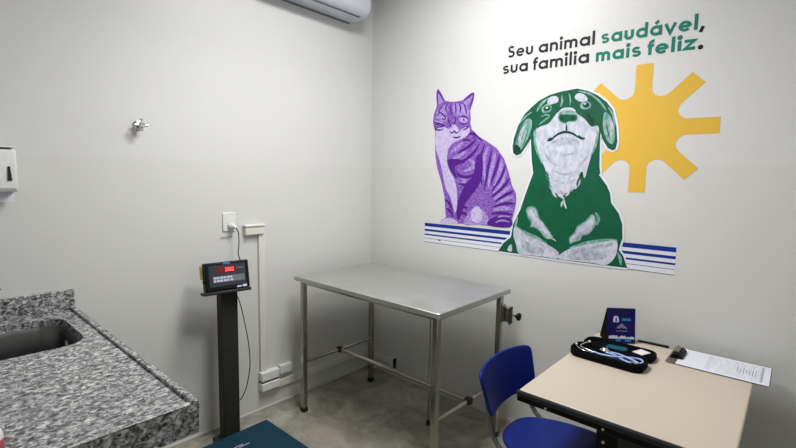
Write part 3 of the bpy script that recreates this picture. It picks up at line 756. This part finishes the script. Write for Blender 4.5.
obj('box', B(-.0225, .022, -.03, -.0003, -.035, .035), M['offwhite'], EB, bevel=.003)
obj('cover', B(.0222, .026, -.032, -.0003, -.038, .038), M['edge'], EB)

# ------------------------------------------------------------------ tap stub on the wall
TP = thing('wall_valve', 'small chrome tap stub sticking out of the bare left wall', 'tap', (0, -1.662, 1.768))
obj('flange', lathe(bmesh.new(), [(.026, .0003), (.025, .004), (.012, .008), (.012, .02)], axis_mx((0, 0, 0), (1, 0, 0)), 20), M['chrome'], TP, smooth=40)
obj('stem', T([(.018, 0, 0), (.05, 0, 0)], .010, 14), M['chrome'], TP, smooth=40)
bm = bmesh.new(); tube(bm, [(.05, -.03, 0), (.05, .03, 0)], .0075, 10); tube(bm, [(.052, 0, -.03), (.052, 0, .03)], .0075, 10)
lathe(bm, [(.014, .04), (.016, .046), (.016, .060), (.011, .066)], axis_mx((0, 0, 0), (1, 0, 0)), 16)
obj('handle', bm, M['chrome'], TP, smooth=40)
obj('gasket', lathe(bmesh.new(), [(.014, .02), (.014, .03)], axis_mx((0, 0, 0), (1, 0, 0)), 16), M['edge'], TP, smooth=40)

# ------------------------------------------------------------------ towel dispenser
DP = thing('towel_dispenser', 'white paper towel dispenser on the left wall, cut by the picture edge', 'dispenser', (0, -2.288, 1.525))
bm = bmesh.new(); prism(bm, [(.0005, -.082), (.095, -.082), (.105, -.066), (.108, .07), (.098, .092), (.0005, .098)], 'y', -.13, .13)
obj('body', bm, M['white'], DP, bevel=.006)
obj('lid_edge', B(.0005, .106, -.131, .131, .0985, .104), M['white'], DP, bevel=.002)
bm = bmesh.new(); prism(bm, [(-.005, .022), (.003, .022), (.007, -.036), (-.007, -.036)], 'x', .1085, .1100)
for v in bm.verts: v.co.y += .105
obj('keyhole_slot', bm, M['rubber'], DP)['label'] = 'black keyhole slot'
obj('towel', B(.04, .0415, -.10, .125, -.126, -.0825), M['paper'], DP)['label'] = 'paper towel tip'

# ------------------------------------------------------------------ air conditioner
AC = thing('air_conditioner', 'white split air conditioner high on the left wall near the corner', 'air conditioner', (0, -.62, 2.63))
prof = [(.0005, .002), (.06, 0), (.12, -.004), (.165, .004), (.195, .026), (.210, .06), (.214, .11), (.212, .20), (.205, .255), (.19, .275), (.0005, .28)]
bm = bmesh.new(); prism(bm, prof, 'y', -.40, .397)
obj('body', bm, M['ac'], AC, bevel=.014, bseg=4)
bm = bmesh.new(); prism(bm, [(.075, -.0062), (.118, -.0085), (.160, -.0005), (.150, .004), (.118, -.002), (.075, -.0015)], 'y', -.36, .33)
obj('louvre', bm, M['ac'], AC, bevel=.001)
obj('outlet_slot', B(.150, .158, -.36, .335, -.0045, .0035), M['acdark'], AC)['label'] = 'dark air slot'
obj('back_plate', B(.0005, .012, -.39, .375, -.006, .0015), M['ac_back'], AC)

# ------------------------------------------------------------------ desk
dx0, dx1, dy0, dy1, dz = 1.792, 2.44, -.998, -.105, .75
DK = thing('desk', 'small desk with beige laminate top, black edge and black steel legs', 'desk', ((dx0+dx1)/2, (dy0+dy1)/2, 0))
hx, hy = (dx1-dx0)/2, (dy1-dy0)/2
bm = bmesh.new(); prism(bm, rrect(-hx, hx, -hy+.004, hy-.004, .012, 5), 'z', dz-.022, dz)
obj('desk_top', bm, M['desk'], DK, bevel=.006, bseg=3)
# dark edging on both short ends
for s in (-1, 1):
    up = -.001
    bm = bmesh.new(); prism(bm, [(s*(hy-.004), dz-.022), (s*(hy-.004), dz+up), (s*(hy+.001), dz+up), (s*(hy+.005), dz-.007), (s*(hy+.005), dz-.022)], 'x', -hx-.004, hx-.008)
    obj('edge_band', bm, M['edge'], DK, bevel=.001)
for s in (-1, 1):
    r_ = obj('rail', B(-hx-.002, hx-.012, s*hy-.022 if s > 0 else -hy-.004, s*hy+.004 if s > 0 else -hy+.022, dz-.041, dz-.0222), M['blackmetal'], DK, bevel=.002)
    for fx in (-.215, -.02, .22):
        obj('screw', lathe(bmesh.new(), [(.005, 0), (.0048, .0015), (.003, .0022)], axis_mx((fx, s*(hy+.0042), dz-.032), (0, s, 0)), 12), M['chrome'], r_, smooth=40)
    lg = obj('leg', B(-.040, .027, s*(hy-.004)-.009, s*(hy-.004)+.009, .03, dz-.0412), M['blackmetal'], DK, bevel=.003)
    obj('foot', B(-.26, .26, s*(hy-.008)-.02, s*(hy-.008)+.02, .006, .0298), M['blackmetal'], DK, bevel=.006)
    obj('screw', lathe(bmesh.new(), [(.006, 0), (.0055, .0015), (.003, .0022)], axis_mx((-.016, s*(hy+.0052), dz-.075), (0, s, 0)), 12), M['chrome'], lg, smooth=40)
    obj('rail', B(-.25, .25, s*.22-.012, s*.22+.012, dz-.045, dz-.0222), M['blackmetal'], DK, bevel=.002)
obj('modesty_panel', B(-.008, .008, -hy+.015, hy-.015, .42, .68), M['blackmetal'], DK)

# ------------------------------------------------------------------ chair
CH = thing('chair', 'blue plastic chair with grey tube frame tucked under the desk', 'chair', (1.63, -.735, 0))
# seat shell (x forward)
def panel(fn, nu, nv, th_):
    b = bmesh.new(); g = [[b.verts.new(fn(u/nu, v/nv)) for v in range(nv+1)] for u in range(nu+1)]
    for u in range(nu):
        for v in range(nv): b.faces.new((g[u][v], g[u+1][v], g[u+1][v+1], g[u][v+1]))
    bmesh.ops.recalc_face_normals(b, faces=b.faces); return b
def superell(u, v, n=4.0):   # square -> rounded square
    a, b = 2*u-1, 2*v-1
    m = max(abs(a), abs(b))
    if m < 1e-9: return 0, 0
    L = (abs(a)**n+abs(b)**n)**(1/n)
    return a*m/L, b*m/L
def seat_fn(u, v):
    a, b = superell(u, v, 2.8)
    x = .210+a*.208; y = b*(.197+.035*a)
    z = .440-.012*(1-b*b)*(1-a*a)+(-.030*max(0, a-.55)/.45 if a > .55 else 0)+.010*max(0, -a-.6)
    return (x, y, z)
so = obj('seat', panel(seat_fn, 26, 22, .008), M['chair_blue'], CH, smooth=80)
md = so.modifiers.new('thick', 'SOLIDIFY'); md.thickness = .012; md.offset = -1
md = so.modifiers.new('bev', 'BEVEL'); md.width = .003; md.segments = 2; md.limit_method = 'ANGLE'; md.angle_limit = R(50)
def back_fn(u, v):
    a, b = superell(u, v, 9.0)      # a across, b up
    half = .202+.028*(b*.5+.5)
    y = a*half-.014; t = b*.5+.5
    z = .565+t*.185+.010*(1-a*a)*(1 if b > 0 else -.2)*abs(b)
    x = .018-.048*t-.040*(1-a*a)+.02*(1-t)*0
    return (x+.018, y, z)
bo = obj('backrest', panel(back_fn, 24, 16, .01), M['chair_blue'], CH, smooth=80)
md = bo.modifiers.new('thick', 'SOLIDIFY'); md.thickness = .012; md.offset = -1
md = bo.modifiers.new('bev', 'BEVEL'); md.width = .003; md.segments = 2; md.limit_method = 'ANGLE'; md.angle_limit = R(50)
for s in (-1, 1):
    yy = s*.178
    obj('upright', T(smooth_path([(-.036, yy*.98, .69), (-.012, yy, .60), (.006, yy, .52), (.024, yy, .465), (.06, yy, .428), (.11, yy, .4185), (.37, yy, .4135)], 6), .0105, 12), M['tube'], CH, smooth=60)
    lb = obj('leg', T(smooth_path([(.075, yy, .404), (.045, yy*1.03, .30), (-.02, yy*1.1, .02)], 5), .0105, 12), M['tube'], CH, smooth=60)
    obj('rubber_foot', T([(-.02, yy*1.1, .02), (-.0245, yy*1.106, 0)], .013, 12), M['rubber'], lb, smooth=40)
    lf = obj('leg', T(smooth_path([(.345, yy, .404), (.365, yy*1.03, .28), (.40, yy*1.1, .02)], 5), .0105, 12), M['tube'], CH, smooth=60)
    obj('rubber_foot', T([(.40, yy*1.1, .02), (.4035, yy*1.106, 0)], .013, 12), M['rubber'], lf, smooth=40)
for x in (.12, .33): obj('stretcher', T([(x, -.178, .4165), (x, .178, .4165)], .009, 10), M['tube'], CH, smooth=60)

# ------------------------------------------------------------------ things on the desk
# clipboard with paper
CB = thing('clipboard', 'brown clipboard with steel clip lying over the right end of the desk', 'clipboard', (2.322, -.192, dz+.0005), 0)
obj('board', prism(bmesh.new(), rrect(-.186, .168, -.122, .122, .018, 5), 'z', 0, .003), M['board'], CB, bevel=.001)
bm = bmesh.new(); prism(bm, [(-.180, .0036), (-.132, .0046), (-.130, .014), (-.146, .026), (-.170, .024)], 'y', -.055, .055)
ck = obj('clip', bm, M['blackmetal'], CB, bevel=.002)
bm = bmesh.new(); prism(bm, [(-.172, .0245), (-.166, .040), (-.152, .036), (-.150, .0270)], 'y', -.035, .035); obj('lever', bm, M['steel'], ck, bevel=.001)
pp = obj('paper_sheet', B(-.155, .157, -.117, .113, 0, .0006), [M['paper']], None)
pp.location = (2.330, -.194, dz+.0039)
tag(pp, 'white printed form held on the clipboard', 'paper')
bm = bmesh.new(); random.seed(3)
def inkrow(x, y0, y1, w): box(bm, x, x+w, y0, y1, .0007, .00085)
for k in range(24):
    x = -.055+k*.0078
    if k in (0, 1): inkrow(x, -.09, .09, .005); continue
    y = -.095
    while y < .09:
        L = random.uniform(.008, .035); 
        if random.random() < .72: inkrow(x, y, min(.095, y+L), .0026)
        y += L+.005
obj('print', bm, [M['ink']], pp)
bm = bmesh.new(); inkrow(.128, -.095, .095, .008)
for k in range(7): inkrow(.05+k*.01, random.uniform(-.06, -.02), random.uniform(0, .05), .003)
obj('print', bm, [M['ink_dark']], pp)

# open zip case: two rounded shells
CS = thing('instrument_case', 'open black zip case holding a stethoscope on the desk', 'case', (1.954, -.404, dz+.0006), R(-2))
def shell(x0, x1, y0, y1, h, r):
    b = bmesh.new(); L = []
    for d, z in ((.006, 0), (0, .008), (0, h-.004), (.002, h), (.006, h), (.009, h-.005), (.012, .008), (.02, .005)):
        L.append([b.verts.new((x, y, z)) for x, y in rrect(x0+d, x1-d, y0+d, y1-d, r-d*.6, 7)])
    k = len(L[0])
    for p, q in zip(L, L[1:]):
        for i in range(k): b.faces.new((p[i], p[(i+1) % k], q[(i+1) % k], q[i]))
    b.faces.new(L[0][::-1]); b.faces.new(L[-1]); bmesh.ops.recalc_face_normals(b, faces=b.faces); return b
obj('front_shell', shell(-.155, .150, -.135, -.006, .036, .045), M['case'], CS, smooth=50)
obj('back_shell', shell(-.150, .150, .004, .128, .028, .045), M['case'], CS, smooth=50)
obj('hinge', B(-.10, .10, -.0058, .0038, .002, .022), M['case'], CS, bevel=.002)
obj('lining', B(-.135, .130, -.117, -.024, .0082, .011), M['case_in'], CS)
bm = bmesh.new(); prism(bm, [(-.135, -.024), (-.10, -.018), (-.03, -.020), (-.012, -.050), (-.02, -.085), (-.07, -.080), (-.12, -.045)], 'z', .0112, .024)
obj('foam_flap', bm, M['case_in'], CS, bevel=.006)
obj('lining', B(.0, .125, -.112, -.03, .0115, .016), M['case_navy'], CS)['label'] = 'navy blue lining'
# stethoscope
SG = thing('stethoscope', 'pale blue stethoscope with steel ear tubes lying in the open black case', 'stethoscope', (1.954, -.404, dz+.0006), R(-2))
z0 = .030
obj('tubing', T(smooth_path([(-.055, -.093, z0), (-.02, -.100, z0), (.03, -.096, z0+.004), (.075, -.070, z0+.006), (.115, -.046, z0+.004), (.134, -.062, z0+.003), (.128, -.092, z0+.002), (.09, -.104, z0), (.05, -.088, z0+.002), (.02, -.064, z0), (-.015, -.060, z0)], 6), .0042, 10), M['hose'], SG, smooth=60)
obj('tubing', T(smooth_path([(.0, -.045, z0), (.03, -.052, z0+.004), (.06, -.075, z0+.010), (.10, -.086, z0+.008), (.128, -.098, z0+.004)], 6), .0042, 10), M['hose'], SG, smooth=60)
for pts in (((-.055, -.093, z0), (-.09, -.092, z0+.004), (-.118, -.080, z0+.006), (-.116, -.050, z0+.010), (-.104, -.022, z0+.014)), ((-.055, -.098, z0-.004), (-.10, -.104, z0), (-.13, -.088, z0+.004), (-.138, -.074, z0+.007))):
    e_ = obj('ear_tube', T(smooth_path(pts, 6), .0026, 8), M['chrome'], SG, smooth=60)
    obj('ear_tip', lathe(bmesh.new(), [(.003, 0), (.0055, .003), (.005, .008), (.002, .011)], axis_mx(pts[-1], Vector(pts[-1])-Vector(pts[-2])), 12), M['white'], e_, smooth=60)
obj('chest_piece', lathe(bmesh.new(), [(.014, 0), (.020, .003), (.021, .010), (.012, .014), (.008, .022)], Matrix.Translation((-.024, -.044, .0246)), 24), M['chrome'], SG, smooth=40)
obj('connector', T([(.105, -.108, z0+.003), (.118, -.115, z0+.010)], .005, 10), M['chrome'], SG, smooth=50)
# loose pieces in the back shell
WC = tag(obj('white_card', B(-.026, .026, -.026, .026, 0, .004), M['white'], None, bevel=.001), 'small white packet in the rear half of the black case', 'packet')
WC.location = (2.050, -.339, dz+.024); WC.rotation_euler = (R(4), R(-3), R(-28))
TB = tag(obj('teal_box', shell(-.046, .046, -.024, .024, .013, .022), M['teal_case'], None, smooth=50), 'teal glossy pouch lying in the black case below the blue sign', 'pouch')
TB.location = (1.947, -.333, dz+.0075); TB.rotation_euler = (0, 0, R(8))

# blue table sign on an easel back
SN = thing('table_sign', 'dark blue card sign with white icon on a black easel, behind the case', 'sign', (1.932, -.208, dz+.0006), R(38))
SN_t = bpy.data.objects
lean = R(7)
W2, HH = .064, .166
LM = Matrix.Rotation(-lean, 4, 'X')
card = obj('card', B(-W2, W2, -.002, .002, .001, HH), M['sign'], SN, bevel=.0008); card.matrix_local = LM
obj('frame', B(-W2-.002, W2+.002, .0023, .007, .0, HH+.002), M['black'], SN, bevel=.001).matrix_local = LM
yy0, yy1 = -.0026, -.0022
def on_card(name, shapes, m):
    b = bmesh.new()
    for s in shapes:
        face = [(p[0]*.87, p[1]*.865) for p in s]; prism(b, face, 'y', yy0, yy1)
    return obj(name, b, m, card)
arch = [(-.046, .118), (-.046, .138)]+[(-.031+.015*math.cos(t), .138+.015*math.sin(t)) for t in [PI-PI*i/10 for i in range(11)]]+[(-.016, .118)]
on_card('icon', [arch], M['icon'])['label'] = 'pale arch icon'
b = bmesh.new(); prism(b, [(u*.87, v*.865) for u, v in [(-.036, .124), (-.034, .136), (-.030, .143), (-.026, .143), (-.028, .130), (-.022, .122)]], 'y', yy0-.0004, yy0-.0001); obj('icon_figure', b, M['sign'], card)
on_card('name_bar', [[(.0, .126), (.0, .140), (.048, .140), (.048, .126)]], M['cyan'])['label'] = 'cyan bar'
def tri_arc(r0, r1, cy, a0, a1, n=10): return [(r1*math.cos(a0+(a1-a0)*i/n), cy+.72*r1*math.sin(a0+(a1-a0)*i/n)) for i in range(n+1)]+[(r0*math.cos(a1+(a0-a1)*i/n), cy+.72*r0*math.sin(a1+(a0-a1)*i/n)) for i in range(n+1)]
on_card('wave_mark', [[(0, .112), (-.030, .084), (-.021, .084), (0, .103), (.021, .084), (.030, .084)], [(0, .100), (-.017, .084), (-.008, .084), (0, .0915), (.008, .084), (.017, .084)]], M['icongrey'])['label'] = 'lilac peaked waves mark'
on_card('text_line', [[(-.028+k*.0073, .067), (-.028+k*.0073, .0715), (-.0225+k*.0073, .0715), (-.0225+k*.0073, .067)] for k in range(8)], M['icongrey'])
random.seed(5)
W2 = .0735; sk_ = [(-W2+.004, .026)]; n_ = 16
for i in range(n_+1):
    sk_.append((-W2+.004+(2*W2-.008)*i/n_, .036+random.uniform(-.004, .010)))
sk_.append((W2-.004, .026)); W2 = .064
on_card('picture_strip', [sk_], M['icon'])['label'] = 'pale picture strip'
on_card('picture_strip', [[(-.03, .012), (-.03, .026), (-.012, .030), (-.004, .026), (-.004, .012)], [(.018, .012), (.018, .028), (.04, .030), (.05, .024), (.05, .012)]], M['cyan'])
bm = bmesh.new(); prism(bm, [(.0078, .0005), (.0078+HH*.123, HH-.001), (.016+HH*.123, HH-.001), (.098, .012), (.098, .0005)], 'x', -W2, W2)
obj('easel_back', bm, M['case'], SN, bevel=.001)

# slim black pen between the sign and the clipboard
tag(obj('pen', T([(1.985, -.124, dz+.0065), (2.06, -.120, dz+.0065), (2.115, -.117, dz+.0065)], [.005, .006, .006], 10), M['black'], None, smooth=50), 'slim black pen on the desk between the blue sign and the clipboard', 'pen')

# ------------------------------------------------------------------ world and view
w = bpy.data.worlds.new('world'); S.world = w; w.use_nodes = True
w.node_tree.nodes['Background'].inputs['Color'].default_value = (.8, .85, .9, 1)
w.node_tree.nodes['Background'].inputs['Strength'].default_value = .0
S.view_settings.view_transform = 'Standard'; S.view_settings.look = 'None'
S.view_settings.exposure = -.12; S.view_settings.gamma = 1; S.view_settings.use_curve_mapping = False
